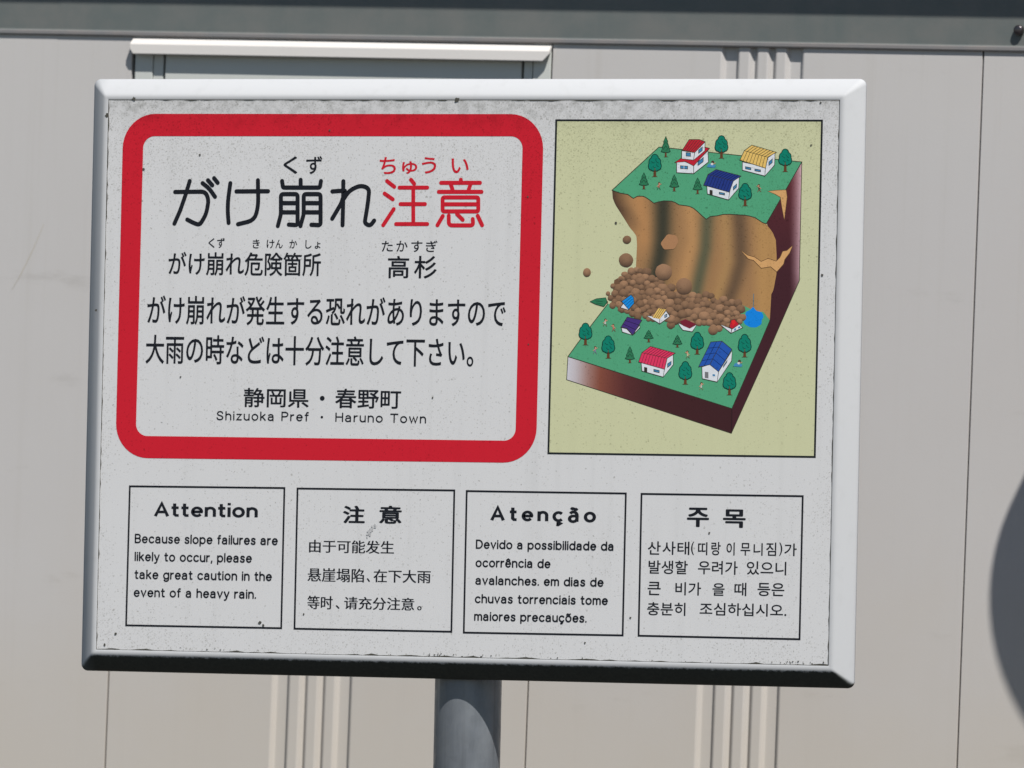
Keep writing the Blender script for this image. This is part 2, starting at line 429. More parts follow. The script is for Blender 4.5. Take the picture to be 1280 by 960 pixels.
# ---- flat print ------------------------------------------------------------
BLACK = ink(25, 27, 33); RED = ink(186, 30, 46); RED = (RED[0], RED[1]*.9, RED[2]*.9, 1)
def colour(me, cols):
    a = me.color_attributes.new('Col', 'FLOAT_COLOR', 'POINT')
    if isinstance(cols, tuple): cols = [cols]*len(me.vertices)
    a.data.foreach_set('color', [c for col in cols for c in col])
class Sheet:
    """flat ink shapes at thin steps in front of the panel"""
    def __init__(s, lay): s.V, s.F, s.C, s.y = [], [], [], -lay
    def step(s): s.y -= 4e-6
    def poly(s, pts, col, px=True):
        n = len(s.V)
        for p in pts:
            x, z = board(*p) if px else p
            s.V.append((x, s.y, z)); s.C.append(col)
        area = sum(s.V[n+i][0]*s.V[n+(i+1) % len(pts)][2]-s.V[n+(i+1) % len(pts)][0]*s.V[n+i][2] for i in range(len(pts)))
        f = tuple(range(n, n+len(pts))); s.F.append(f if area > 0 else f[::-1]); s.step()
    def strip(s, A, B, cols_a, cols_b):
        """rows between two polylines (px)"""
        n = len(s.V); k = len(A)
        for p, c in zip(A, cols_a): x, z = board(*p); s.V.append((x, s.y, z)); s.C.append(c)
        for p, c in zip(B, cols_b): x, z = board(*p); s.V.append((x, s.y, z)); s.C.append(c)
        for i in range(k-1): s.F.append((n+i, n+i+1, n+k+i+1, n+k+i))
        s.step()
    def line(s, pts, wid, col, closed=False, cap='round', px=True, fillet=0, wm=None, asp=1.0):
        """constant-width pen stroke; wid in px of the photo"""
        if fillet: pts = filleted(pts, fillet, closed)
        P = [Vector(board(*p)) if px else Vector(p) for p in pts]
        Q = [P[0]]
        for p in P[1:]:
            if (p-Q[-1]).length > 1e-6: Q.append(p)
        P = Q
        if closed and (P[0]-P[-1]).length < 1e-6: P.pop()
        h = wm/2 if wm else wid/1040/2
        n = len(P); L, R = [], []
        for i in range(n):
            a = P[i]-P[i-1] if (i or closed) else P[1]-P[0]
            b = P[(i+1) % n]-P[i] if (i < n-1 or closed) else P[-1]-P[-2]
            a = a.normalized(); b = b.normalized(); t = (a+b)
            t = t.normalized() if t.length > 1e-6 else a
            nn = Vector((-t.y, t.x)); co = max(.5, nn.dot(Vector((-a.y, a.x))))
            of = nn*h/co; of.y *= asp; L.append(P[i]+of); R.append(P[i]-of)
        k0 = len(s.V)
        for v in L+R: s.V.append((v.x, s.y, v.y)); s.C.append(col)
        m = n if closed else n-1
        for i in range(m):
            j = (i+1) % n; s.F.append((k0+i, k0+n+i, k0+n+j, k0+j))
        if not closed and cap == 'round':
            for c, e in ((P[0], P[0]-P[1]), (P[-1], P[-1]-P[-2])):
                a0 = math.atan2(e.y, e.x); k1 = len(s.V)
                for q in range(9):
                    a = a0-math.pi/2+math.pi*q/8
                    s.V.append((c.x+h*math.cos(a), s.y, c.y+h*math.sin(a))); s.C.append(col)
                s.F.append(tuple(range(k1, k1+9)))
        s.step()
    def disc(s, c, rx, ry, col, seg=14, shade=None, jit=0):
        n = len(s.V); rnd = [1+random.uniform(-jit, jit) for _ in range(seg)]
        if shade:
            x, z = board(*c); s.V.append((x, s.y, z)); s.C.append(col)
        for k in range(seg):
            a = 2*math.pi*k/seg
            x, z = board(c[0]+rx*rnd[k]*math.cos(a), c[1]+ry*rnd[k]*math.sin(a)); s.V.append((x, s.y, z))
            if shade:
                t = (math.sin(a)+1)/2; s.C.append(tuple(shade[0][i]*(1-t)+shade[1][i]*t for i in range(4)))
            else: s.C.append(col)
        if shade:
            for k in range(seg): s.F.append((n, n+1+(k+1) % seg, n+1+k))
        else: s.F.append(tuple(range(n+seg-1, n-1, -1)))
        s.step()
    def mesh(s, name):
        me = pydata(name, s.V, s.F); colour(me, s.C); return me
    def part(s, name, parent=None, label=None, kind=None):
        return part(name, s.mesh(name), INK, parent, label, kind)
def filleted(pts, r, closed=False):
    out = []; n = len(pts)
    for i, p in enumerate(pts):
        if not closed and i in (0, n-1): out.append(p); continue
        a = Vector(pts[i-1]); b = Vector(p); c = Vector(pts[(i+1) % n])
        u, v = a-b, c-b; lu, lv = u.length, v.length
        if lu < 1e-4 or lv < 1e-4: out.append(p); continue
        d = min(r, lu*.5, lv*.5); p0 = b+u/lu*d; p1 = b+v/lv*d
        for k in range(5):
            t = k/4; q = p0*(1-t)**2+b*2*t*(1-t)+p1*t*t; out.append((q.x, q.y))
    return out

# red rounded border
def rrect(cs, r, seg=10):
    """corners tl,tr,br,bl in px -> ring in board metres"""
    pts = [Vector(board(*c)) for c in cs]; out = []
    for i in range(4):
        b = pts[i]; a = pts[i-1]; c = pts[(i+1) % 4]
        u = (a-b).normalized(); v = (c-b).normalized(); ce = b+(u+v)*r
        s0 = -v; s1 = -u
        a0 = math.atan2(s0.y, s0.x); a1 = math.atan2(s1.y, s1.x); dd = (a1-a0+math.pi) % (2*math.pi)-math.pi
        for k in range(seg+1):
            t = a0+dd*k/seg; out.append((ce.x+r*math.cos(t), ce.y+r*math.sin(t)))
    return out
O = rrect([(154.4, 142.2), (680.0, 142.6), (669.9, 578.8), (144.2, 572.2)], .0415)
I = rrect([(179.4, 170.2), (653.6, 170.4), (644.3, 551.0), (169.8, 544.8)], .0145)
s = Sheet(.00020); n = len(O)
for p in O+I: s.V.append((p[0], s.y, p[1])); s.C.append(RED)
for i in range(n): s.F.append((i, (i+1) % n, n+(i+1) % n, n+i))
s.part('red_border')

def quad_line(name, cs, wid, label=None):
    s = Sheet(.0002); s.line(cs, wid*1.22, BLACK, closed=True); return s.part(name, label=label)
boxes = [quad_line('text_box', c, 1.9, l) for c, l in (
    ([(162.4, 607.8), (355.6, 610.0), (351.6, 785.2), (157.7, 781.6)], 'thin black box holding the English text'),
    ([(372.0, 610.6), (568.0, 613.0), (564.3, 789.6), (368.2, 785.8)], 'thin black box holding the Chinese text'),
    ([(583.5, 613.8), (782.4, 616.8), (778.4, 794.2), (579.8, 790.7)], 'thin black box holding the Portuguese text'),
    ([(802.0, 617.3), (1003.5, 620.2), (999.5, 799.0), (798.3, 794.6)], 'thin black box holding the Korean text'))]

# ---- lettering: drawn pen strokes for the headline, typeset text elsewhere
SZ = lambda X, Y: (140+X/4.175, 130+Y/4.175)
SY = lambda X, Y: (400+X/4.173, 130+Y/4.173)
def strokes(name, data, wid, col, f, label=None, lay=.0002):
    s = Sheet(lay)
    for st in data:
        fil = 0; cl = False
        if isinstance(st, tuple): st, fil, cl = st
        s.line([f(*p) for p in st], wid, col, closed=cl, fillet=fil)
    return s.part(name, label=label)
strokes('lettering', [
    ([(330,459),(488,457),(505,500),(492,575),(458,632),(425,620),(393,603)], 7, False), [(406,402),(384,475),(356,556),(326,624)],
    ([(473,413),(508,441),(538,484)], 5, False), [(501,398),(524,424)], [(533,387),(552,411)],
    ([(618,413),(606,500),(604,560),(609,620)], 12, False), [(650,456),(815,455)], ([(762,398),(764,530),(745,606),(658,627)], 16, False),
    [(985,396),(985,436)], ([(888,402),(893,436),(1085,436),(1091,402)], 2, False),
    ([(866,636),(882,575),(882,470),(969,470),(969,632),(923,629)], 3.4, False), [(884,517),(968,517)], [(882,565),(968,565)],
    ([(984,636),(1001,575),(1001,470),(1089,470),(1089,632),(1041,630)], 3.4, False), [(1002,517),(1088,517)], [(1000,565),(1088,565)]],
    5.4, BLACK, SZ, 'black headline lettering reading がけ崩')
strokes('lettering', [
    ([(122,403),(121,520),(118,632)], 5, False), ([(65,456),(133,451),(110,520),(64,598)], 2.2, False),
    ([(119,503),(155,448),(215,424),(258,440),(250,520),(233,622),(262,636),(283,608)], 8, False)],
    5.4, BLACK, SY, 'black headline character れ')
strokes('lettering', [
    [(350,402),(388,432)], [(337,467),(380,497)], [(385,548),(330,632)], [(475,395),(492,416)], [(415,436),(560,436)], [(420,522),(548,522)],
    [(397,626),(560,626)], [(487,436),(487,626)]], 5.0, RED, SY, 'red headline character 注')
strokes('lettering', [
    [(735,395),(735,409)], [(632,411),(835,411)], [(683,420),(692,447)], [(785,420),(776,447)], [(620,458),(843,458)],
    ([(640,487),(826,487),(826,560),(640,560)], 2.5, True), [(642,523),(824,523)],
    [(641,584),(613,632)], ([(672,582),(672,633),(800,633),(797,600)], 4.5, False), ([(715,574),(745,604)], 0, False), [(823,583),(846,632)]],
    5.1, RED, SY, 'red headline character 意')

dg = None
def glyph_mesh(body):
    c = bpy.data.curves.new('glyphs', 'FONT'); c.body = body; c.resolution_u = 4
    o = bpy.data.objects.new('glyphs', c); C.objects.link(o)
    bpy.context.view_layer.update()
    me = bpy.data.meshes.new_from_object(o.evaluated_get(bpy.context.evaluated_depsgraph_get()))
    V = [(v.co.x, v.co.y) for v in me.vertices]; F = [tuple(p.vertices) for p in me.polygons]
    bpy.data.objects.remove(o); bpy.data.curves.remove(c); bpy.data.meshes.remove(me)
    return V, F
def typeset(runs, col, bold=0.0, label=None, parent=None, lay=.0002):
    """runs: (text, x_left, y_top, x_right, y_bottom) with the ink's outline box measured in the photo"""
    for body, x0, y0, x1, y1 in runs:
        VV, FF = [], []
        V, F = glyph_mesh(body)
        a0 = min(v[0] for v in V); a1 = max(v[0] for v in V); b0 = min(v[1] for v in V); b1 = max(v[1] for v in V)
        X0, Z1 = board(x0, y0); X1, Zb = board(x1, y1)
        Zl = board(x0, y0+(y1-y0))[1]
        e = abs(bold)/1040
        kx = (X1-X0-2*e)/(a1-a0); kz = (Z1-Zb-(0 if bold < 0 else 2*e))/(b1-b0)
        offs = [(0, 0)] if not bold else [(-e, 0), (0, 0), (e, 0)] if bold < 0 else [(e*math.cos(t), e*(.5 if bold > .8 else 1)*math.sin(t)) for t in [i*math.pi/3 for i in range(6)]]
        for q, (ox, oz) in enumerate(offs):
            n = len(VV)
            VV += [(X0+e+(v[0]-a0)*kx+ox, -lay-q*4e-6, Zb+(0 if bold < 0 else e)+(v[1]-b0)*kz+oz) for v in V]
            FF += [tuple(n+i for i in f) for f in F]
        me = pydata('lettering', VV, FF); colour(me, col)
        o = obj('lettering', me, INK, parent or sign, None, label if len(runs) < 3 else None)
        if parent is None: o.location = HB
typeset([('く', 354.6,195.2,371.8,217.4), ('ず', 383.0,195.0,402.5,217.6)], BLACK, .35, 'small black reading aid くず over the headline')
typeset([('ち', 474.8,196.2,494.8,217.6), ('ゅ', 502.8,201.5,521.5,217.4), ('う', 527.5,196.4,545.2,217.0), ('い', 564.6,198.0,585.8,216.5)], RED, .35, 'small red reading aid over the headline')
typeset([('がけ崩れ危険箇所', 211.0,314.6,401.0,345.4)], BLACK, .35, 'black line naming the danger area')
typeset([('く', 260.8,297.6,268.3,309.8), ('ず', 271.6,297.4,280.8,310), ('き', 316,299,324.6,310.4), ('け', 333.6,299.5,343,310.4), ('ん', 344.6,299.5,353.4,310.4), ('か', 362.0,299.5,371.4,310.4), ('し', 382.0,300,389.4,310.8), ('ょ', 393.6,302.2,400.6,310.8)], BLACK, .15, 'tiny reading aid over the danger area line')
typeset([('た', 477.4,301.0,491,314.4), ('か', 495.8,300.8,509.4,314.4), ('す', 514.4,300.8,528,315), ('ぎ', 532.6,300.6,546.8,315)], BLACK, .15, 'tiny reading aid たかすぎ')
typeset([('高', 485.2,319.6,511.2,348.0), ('杉', 518.0,319.6,545.8,348.2)], BLACK, .4, 'black place name 高杉')
typeset([('がけ崩れが発生する恐れがありますので', 184.6,369.0,631.9,409.6)], BLACK, .35, 'first long black line of the warning')
typeset([('大雨の時などは十分注意して下さい。', 182.6,417.8,591.6,459.2)], BLACK, .35, 'second long black line of the warning')
typeset([('静岡県', 304.9,484.6,385.9,509.8), ('春野町', 419.4,485.6,501.2,511.2)], BLACK, .35, 'black prefecture and town name in Japanese')
s = Sheet(.0002); s.disc((402.9, 497.8), 3.0, 3.1, BLACK); s.disc((402.4, 521.4), 1.6, 1.6, BLACK); s.part('separator_dots')

# monoline roman alphabet: x-height 1, capitals 1.42, descender -.42
def arc(cx, cy, rx, ry, a0, a1, n=12):
    return [(cx+rx*math.cos(math.radians(a0+(a1-a0)*i/n)), cy+ry*math.sin(math.radians(a0+(a1-a0)*i/n))) for i in range(n+1)]
bowl = arc(.42, .5, .42, .5, 0, 360, 20)
def G(w, *st): return (w, st)
n_arch = [(0, 0), (0, 1)], [(0, .62)]+arc(.36, .62, .36, .38, 180, 0, 9)+[(.72, 0)]
hook = lambda x: [(x, 1.0)]
FONT = {
 'a': G(.80, arc(.36, .66, .34, .34, 150, 0, 9)+[(.70, .0)], arc(.33, .29, .33, .29, 75, 285, 12)+[(.55, .06), (.70, .24)], [(.70, .60), (.42, .58)]),
 'b': G(.84, [(0, 1.42), (0, 0)], bowl), 'c': G(.76, arc(.42, .5, .42, .5, 42, 318, 16)),
 'd': G(.84, [(.84, 1.42), (.84, 0)], bowl), 'e': G(.82, [(.03, .53), (.81, .53)]+arc(.42, .5, .40, .5, 4, 318, 18)),
 'f': G(.44, [(.44, 1.40), (.34, 1.43), (.22, 1.36), (.17, 1.18), (.17, 0)], [(0, .97), (.42, .97)]),
 'g': G(.82, bowl, [(.82, 1.0), (.82, -.05)]+arc(.43, -.06, .39, .36, 0, -150, 9)),
 'h': G(.72, [(0, 1.42), (0, 0)], n_arch[1]), 'i': G(.0, [(0, 1), (0, 0)], [(0, 1.36), (0, 1.38)]),
 'k': G(.68, [(0, 1.42), (0, 0)], [(.62, 1), (.02, .42)], [(.22, .60), (.68, 0)]), 'l': G(.0, [(0, 1.42), (0, 0)]),
 'm': G(1.16, [(0, 0), (0, 1)], [(0, .66)]+arc(.29, .66, .29, .34, 180, 0, 8)+[(.58, 0)], [(.58, .66)]+arc(.87, .66, .29, .34, 180, 0, 8)+[(1.16, 0)]),
 'n': G(.72, *n_arch), 'o': G(.84, bowl), 'p': G(.84, [(0, 1.0), (0, -.42)], bowl),
 'r': G(.42, [(0, 0), (0, 1)], [(0, .55), (.08, .80), (.24, .96), (.42, .98)]),
 's': G(.64, [(.60, .84), (.50, .96), (.32, 1.0), (.13, .95), (.05, .77), (.14, .60), (.34, .52), (.54, .43), (.62, .25), (.54, .06), (.32, 0), (.12, .04), (0, .19)]),
 't': G(.46, [(.18, 1.32), (.18, .22), (.24, .04), (.46, .02)], [(0, .97), (.44, .97)]),
 'u': G(.72, [(0, 1), (0, .38)]+arc(.36, .38, .36, .38, 180, 360, 9), [(.72, 1), (.72, 0)]),
 'v': G(.74, [(0, 1), (.37, 0), (.74, 1)]), 'w': G(1.12, [(0, 1), (.28, 0), (.56, .95), (.84, 0), (1.12, 1)]),
 'y': G(.74, [(0, 1), (.38, .03)], [(.74, 1), (.32, -.26), (.2, -.40), (.04, -.42)]), 'z': G(.66, [(.02, .97), (.64, .97), (0, .03), (.66, .03)]),
 'A': G(1.10, [(0, 0), (.55, 1.42), (1.10, 0)], [(.22, .48), (.88, .48)]),
 'B': G(.86, [(0, 0), (0, 1.42), (.46, 1.42)]+arc(.48, 1.08, .32, .34, 90, -90, 8)+[(.0, .74)], [(.46, .74)]+arc(.50, .37, .36, .37, 90, -90, 8)+[(0, 0)]),
 'D': G(.98, [(0, 0), (0, 1.42), (.38, 1.42)]+arc(.38, .71, .60, .71, 90, -90, 12)+[(0, 0)]),
 'H': G(.96, [(0, 0), (0, 1.42)], [(.96, 0), (.96, 1.42)], [(0, .75), (.96, .75)]),
 'P': G(.86, [(0, 0), (0, 1.42), (.46, 1.42)]+arc(.46, 1.04, .40, .38, 90, -90, 8)+[(0, .66)]),
 'S': G(.88, [(.82, 1.14), (.70, 1.36), (.44, 1.43), (.16, 1.34), (.05, 1.08), (.16, .84), (.44, .73), (.74, .60), (.86, .36), (.74, .09), (.44, -.01), (.12, .08), (0, .32)]),
 'T': G(1.0, [(0, 1.40), (1.0, 1.40)], [(.5, 1.40), (.5, 0)]),
 '.': G(.0, [(0, .02), (0, .05)]), ',': G(.06, [(.06, .05), (0, -.24)]),
}
def comb(base, extra):
    return (FONT[base][0], tuple(FONT[base][1])+tuple(extra))
tilde = [(.14, 1.24), (.24, 1.36), (.36, 1.34), (.50, 1.26), (.62, 1.26), (.70, 1.38)]
FONT['ã'] = comb('a', [tilde]); FONT['õ'] = comb('o', [tilde]); FONT['ê'] = comb('e', [[(.16, 1.22), (.42, 1.42), (.68, 1.22)]])
FONT['ç'] = comb('c', [[(.42, 0), (.40, -.12), (.54, -.22), (.44, -.36), (.26, -.36)]])
BOLD = {'A': ([(0, 0), (.55, 1.34), (1.10, 0)], [(.22, .44), (.88, .44)]), 't': ([(.18, 1.34), (.18, .24), (.30, .10), (.56, .10)], [(-.10, .90), (.54, .90)]), 'i': ([(0, 1), (0, 0)], [(0, 1.22), (0, 1.46)]),
        'e': ([(.03, .50), (.81, .50)]+arc(.42, .5, .40, .42, 4, 322, 18),), 'n': ([(0, 0), (0, 1)], [(0, .60)]+arc(.36, .60, .36, .32, 180, 0, 9)+[(.72, 0)]),
        'o': (arc(.42, .5, .42, .42, 0, 360, 20),), 'c': (arc(.42, .5, .42, .42, 42, 318, 16),)}
BOLD['ç'] = (BOLD['c'][0], [(.42, .06), (.40, -.14), (.56, -.22), (.40, -.36), (.22, -.34)])
def pen_text(body, x0, yb, x1, yb1, cap, wid, track=.30, space=.62, label=None, parent=None, sq=False):
    """monoline text from (x0, baseline yb) to (x1, baseline yb1), capital height in px"""
    adv = []; x = 0
    for ch in body:
        if ch == ' ': x += space; adv.append(None); continue
        adv.append(x); x += FONT[ch][0]+track
    tot = x-track
    s = Sheet(.0002); k = cap/1.42; half = wid/2
    X0, Z0_ = board(x0, yb); X1, Z1_ = board(x1, yb1)
    hm = wid/1040/2; Kz = (cap/1065. - (2*hm*.74 if sq else 0))/1.42 + (2*hm/1.42 if sq else 0)
    Kx = (X1-X0-2*hm)/tot
    for ch, a in zip(body, adv):
        if a is None: continue
        for st in (BOLD.get(ch) if sq and ch in BOLD else FONT[ch][1]):
            P = [(X0+hm+(a+p[0])*Kx, Z0_+(Z1_-Z0_)*((a+p[0])/tot)+hm*(0 if not sq else .8)+p[1]*(Kz-(2*hm/1.42 if True else 0))+hm*.6) for p in st]
            cl = len(P) > 5 and abs(P[0][0]-P[-1][0])+abs(P[0][1]-P[-1][1]) < 1e-6
            if cl: P = P[:-1]
            s.line(P, wid, BLACK, px=False, closed=cl, cap='none' if sq else 'round', asp=.74 if sq else 1.0)
    o = s.part('lettering', label=label)
    return o
pen_text('Shizuoka Pref', 270.6, 525.0, 386.0, 526.4, 12.0, 1.65, .46, .8, 'small roman prefecture name')
pen_text('Haruno Town', 419.2, 527.0, 532.6, 529.0, 12.0, 1.65, .46, .8, 'small roman town name')
pen_text('Attention', 192.2, 648.0, 322.2, 649.6, 20.6, 4.3, .42, .5, 'bold English heading Attention', sq=True)
for t, a, b, y, y2 in (('Because slope failures are', 168.4, 347.4, 678.6, 681.2), ('likely to occur, please', 168.2, 315.0, 701.0, 703.2),
                       ('take great caution in the', 168.0, 340.0, 723.4, 726.0), ('event of a heavy rain.', 167.0, 320.2, 745.8, 748.2)):
    pen_text(t, a, y, b, y2, 12.2, 1.9, .38, .66, 'line of small English text')
pen_text('Atenção', 612.6, 653.2, 745.0, 655.6, 20.6, 4.4, .70, .5, 'bold Portuguese heading', sq=True)
for t, a, b, y, y2 in (('Devido a possibilidade da', 594.8, 767.6, 685.6, 688.2), ('ocorrência de', 594.4, 688.2, 708.6, 710.0), ('avalanches. em dias de', 594.1, 754.6, 730.6, 733.2),
                       ('chuvas torrenciais tome', 593.5, 760.0, 753.6, 756.0), ('maiores precauções.', 592.6, 733.4, 775.6, 778.0)):
    pen_text(t, a, y, b, y2, 11.8, 1.9, .38, .66, 'line of small Portuguese text')
typeset([('注', 429.0,631.2,456.0,655.0), ('意', 474.2,631.2,502.0,655.4)], BLACK, 1.05, 'bold Chinese heading')
typeset([('由于可能发生', 386.6,674.4,492.6,692.4)], BLACK, -.32, 'first line of Chinese text')
typeset([('悬崖塌陷', 384.6,709.6,455.0,728.0), ('、', 458.4,722.6,462.6,727.4), ('在下大雨', 467.2,711.6,538.4,729.0)], BLACK, -.32, 'second line of Chinese text')
typeset([('等时', 384.4,744.4,415.8,761.8), ('、', 419.6,756.4,424.6,761.0), ('请充分注意', 430.4,745.6,517.8,763.2), ('。', 521.6,757.6,527.0,762.8)], BLACK, -.32, 'third line of Chinese text')
typeset([('주', 859.0,633.6,886.2,659.6), ('목', 904.0,635.8,932.0,660.6)], BLACK, 1.15, 'bold Korean heading')
q = lambda X: 780+X/3.428
def kline(items, yt, yb, lab):
    typeset([(t, q(a), yt+(q(a)-810)*.010+dt, q(b), yb+(q(b)-810)*.010) for t, a, b, dt in items], BLACK, .18, lab)
kline([('산', 103,157,0), ('사', 166,221,0), ('태', 230,280,0), ('(', 288,300,0), ('띠', 318,357,.5), ('랑', 375,414,0), ('이', 440,474,.5), ('무', 500,541,1), ('니', 556,594,1), ('짐', 610,652,0), (')', 666,678,0), ('가', 688,740,1)], 676.4, 693.2, 'first line of Korean text')
kline([('발생할', 106,273,0), ('우려가', 318,487,0), ('있으니', 527,695,0)], 700.0, 717.4, 'second line of Korean text')
kline([('큰', 102,157,0), ('비가', 221,330,0), ('을', 380,431,1), ('때', 474,524,0), ('등은', 573,687,0)], 727.0, 743.8, 'third line of Korean text')
kline([('충분히', 100,263,0), ('조심하십시오.', 325,696,0)], 752.4, 769.4, 'fourth line of Korean text')

# ---- printed landslide picture ----------------------------------------------
pic = bpy.data.objects.new('picture', None); C.objects.link(pic); pic.parent = sign; pic.location = HB
pic['label'] = 'printed picture of a landslide burying houses below a cliff'
A1 = lambda X, Y: (680+X/6.4, 140+Y/6.4)
A2 = lambda X, Y: (850+X/6.4, 140+Y/6.4)
A3 = lambda X, Y: (680+X/6.4, 280+Y/6.4)
A4 = lambda X, Y: (850+X/6.4, 280+Y/6.4)
A5 = lambda X, Y: (680+X/6.0, 420+Y/6.0)
A6 = lambda X, Y: (850+X/6.0, 420+Y/6.0)
AZ = lambda X, Y: (760+X/6.4, 340+Y/6.4)
OUTL = ink(52, 52, 40)
YEL = ink(186, 187, 150)
quad = [(695.4, 150.4), (1027.5, 150.8), (1018.5, 571.2), (685.5, 566.6)]
s = Sheet(.00010); s.poly(quad, YEL); s.part('background', pic)
s = Sheet(.00012); s.line(quad, 2.5, ink(30, 34, 36), closed=True); s.part('outline', pic)

def interp(tab, y):
    if y <= tab[0][0]: return tab[0][1]
    for (a, va), (b, vb) in zip(tab, tab[1:]):
        if y <= b: return va+(vb-va)*(y-a)/(b-a)
    return tab[-1][1]
lb = [(237.7,765.2),(247.8,766),(255.6,769),(272.8,780),(285,787.6),(291,793),(295.6,795.6),(306,796.3),(337,794.8),(410,794)]
rb = [(237,953),(278,956),(281,958.5),(289.4,965.6),(300,970),(319,971),(342.5,971),(362.8,967),(367.5,964.4),(400.3,962.5),(410,962)]
S1 = [(240,829),(280,828.5),(300,828),(319,825.5),(350,819),(410,812)]
S2 = [(255,889),(275,884),(311,882),(330,878),(353,873),(367,870),(410,862)]
S3 = [(255,922),(270,924),(296,925.5),(327,926),(355,918.5),(373,912),(410,902)]
H1 = [(250,800),(275,806),(410,806)]
H2 = [(250,862),(300,867),(320,862),(345,856),(410,846)]
H3 = [(255,902),(275,908),(327,911),(358,903),(372,897),(410,890)]
def cliffcol(x, y):
    c = [150, 113, 76]
    def blend(c, t, k): return [a*(1-k)+b*k for a, b in zip(c, t)]
    g = lambda tab, sg: math.exp(-((x-interp(tab, y))/sg)**2)
    c = blend(c, (176,128,82), .8*g(H1, 11)*(1 if y < 300 else max(0, 1-(y-300)/30)))
    c = blend(c, (176,132,86), .8*g(H2, 9)); c = blend(c, (164,128,82), .75*g(H3, 9))
    c = blend(c, (54,54,44), .97*g(S1, 12)); c = blend(c, (84,84,64), .95*g(S2, 8.5)); c = blend(c, (94,74,56), .92*g(S3, 10))
    if y < 290: c = blend(c, (66,50,40), max(0, 1-(x-interp(lb, y))/22)**1.3*.9*(1 if y < 262 else max(0, 1-(y-262)/28)))
    if x > 938: c = blend(c, (168,128,80), min(1, (x-938)/14))
    return ink(*c)
s = Sheet(.00014)
rows = [238+i*3.2 for i in range(54)]; NC = 84
base = len(s.V)
for y in rows:
    a, b = interp(lb, y), interp(rb, y)
    for k in range(NC+1):
        x = a+(b-a)*k/NC; X, Z = board(x, y); s.V.append((X, s.y, Z)); s.C.append(cliffcol(x, y))
for i in range(len(rows)-1):
    for k in range(NC):
        a = i*(NC+1)+k; s.F.append((a, a+NC+1, a+NC+2, a+1))
s.part('cliff', pic)
# earth sides
s = Sheet(.00016)
side_r = [(202.5,1002.3),(280,1000.8),(351,999.2),(430,964.8),(541.7,914.2)]
side_l = [(202.5,1002.0),(240,979),(272,959),(281,958.2),(289.4,965.4),(300,969.8),(319,970.8),(342.5,970.6),(362.8,966.8),(367.5,964.2),(400.3,962.3),(430,950),(510.8,915),(541.7,914.0)]
rows = [202.5+i*(541.7-202.5)/80 for i in range(81)]; NS = 14; n0 = 0
for y in rows:
    a, b = interp(side_l, y), max(interp(side_r, y), interp(side_l, y)+.05)
    for k in range(NS+1):
        x = a+(b-a)*k/NS; X, Z = board(x, y); s.V.append((X, s.y, Z))
        t = max(0, min(1, (x-987)/14)) if y < 400 else 0
        fade = max(0, min(1, (400-y)/60)); t = t**1.2*fade
        mid = max(0, min(1, (340-y)/130))
        c0 = [62+26*mid, 32+8*mid, 38+6*mid]
        s.C.append(ink(*[p*(1-t)+q_*t for p, q_ in zip(c0, (186,150,156))]))
for i in range(len(rows)-1):
    for k in range(NS):
        a = i*(NS+1)+k; s.F.append((a, a+NS+1, a+NS+2, a+1))
s.step(); n0 = len(s.V); M = 60
for k in range(M+1):
    t = k/M; x = 710+(915-710)*t; y = 445.8+(510.8-445.8)*t; x2 = 708.3+(914.2-708.3)*t; y2 = 474.7+(541.7-474.7)*t
    c = (interp([(0,188),(.06,176),(.13,146),(.2,122),(.36,82),(.55,62),(1,58)], t), interp([(0,186),(.06,166),(.13,112),(.2,70),(.36,42),(.55,32),(1,31)], t), interp([(0,192),(.06,168),(.13,104),(.2,56),(.36,42),(.55,34),(1,34)], t))
    for p in ((x, y), (x2, y2)):
        X, Z = board(*p); s.V.append((X, s.y, Z)); s.C.append(ink(*c))
for k in range(M):
    a = n0+2*k; s.F.append((a, a+1, a+3, a+2))
s.step()
s.line([(710,445.8),(708.3,474.7),(914.2,541.7),(964.8,430),(999.2,351),(1002.3,202.5)], .9, OUTL)
s.line([(915,510.8),(914.6,541)], .9, ink(36,22,26))
s.part('earth_side', pic)
# green ground above and below
GR = ink(76, 150, 112)
pl = [(823.8,183.8),(1002.3,202.5),(957.8,279.8),(953,278),(943.8,272),(937,270),(931,269),(912.5,267.8),(904,268),(896.9,269.7),(888,270.5),(882.8,274),(878,270),(872,264.5),(867,260.3),(862,258),(857.8,257.2),(848.8,256),(844,253),(839.4,251.4),(830,251),(823,252.4),(817.5,254),(811,249.2),(807,246.6),(803.4,245.2),(797,245.3),(791.7,248),(784.7,243),(775,241.3),(770,239.6),(765.2,237.7)]
s = Sheet(.00020); s.poly(pl, GR); s.line(pl, 1.0, OUTL, closed=True)
lw = [(710,445.8),(721.4,430),(740,406),(759.7,380),(775,378),(860,390),(920,388),(927.5,381),(946,390),(954,389.6),(962.5,400.3),(950,430),(915,510.8)]
s.poly(lw, GR); s.line([(759.7,380),(740,405.5),(721.4,430),(710,445.8),(915,510.8),(950,430),(962.5,400.3)], 1.0, OUTL)
s.part('green_ground', pic)
s = Sheet(.00023)
s.line([A4(*p) for p in ((590,560),(588,600),(587,662))], 1.0, ink(92,112,120)); s.poly([A4(*p) for p in filleted([(585,660),(610,695),(655,705),(672,742),(652,770),(655,800),(610,828),(560,826),(515,800),(508,765),(522,735),(528,700),(560,690)], 14, True)], ink(18,122,205))
s.part('pond', pic)
s = Sheet(.00024)
TAN = ink(196,150,98)
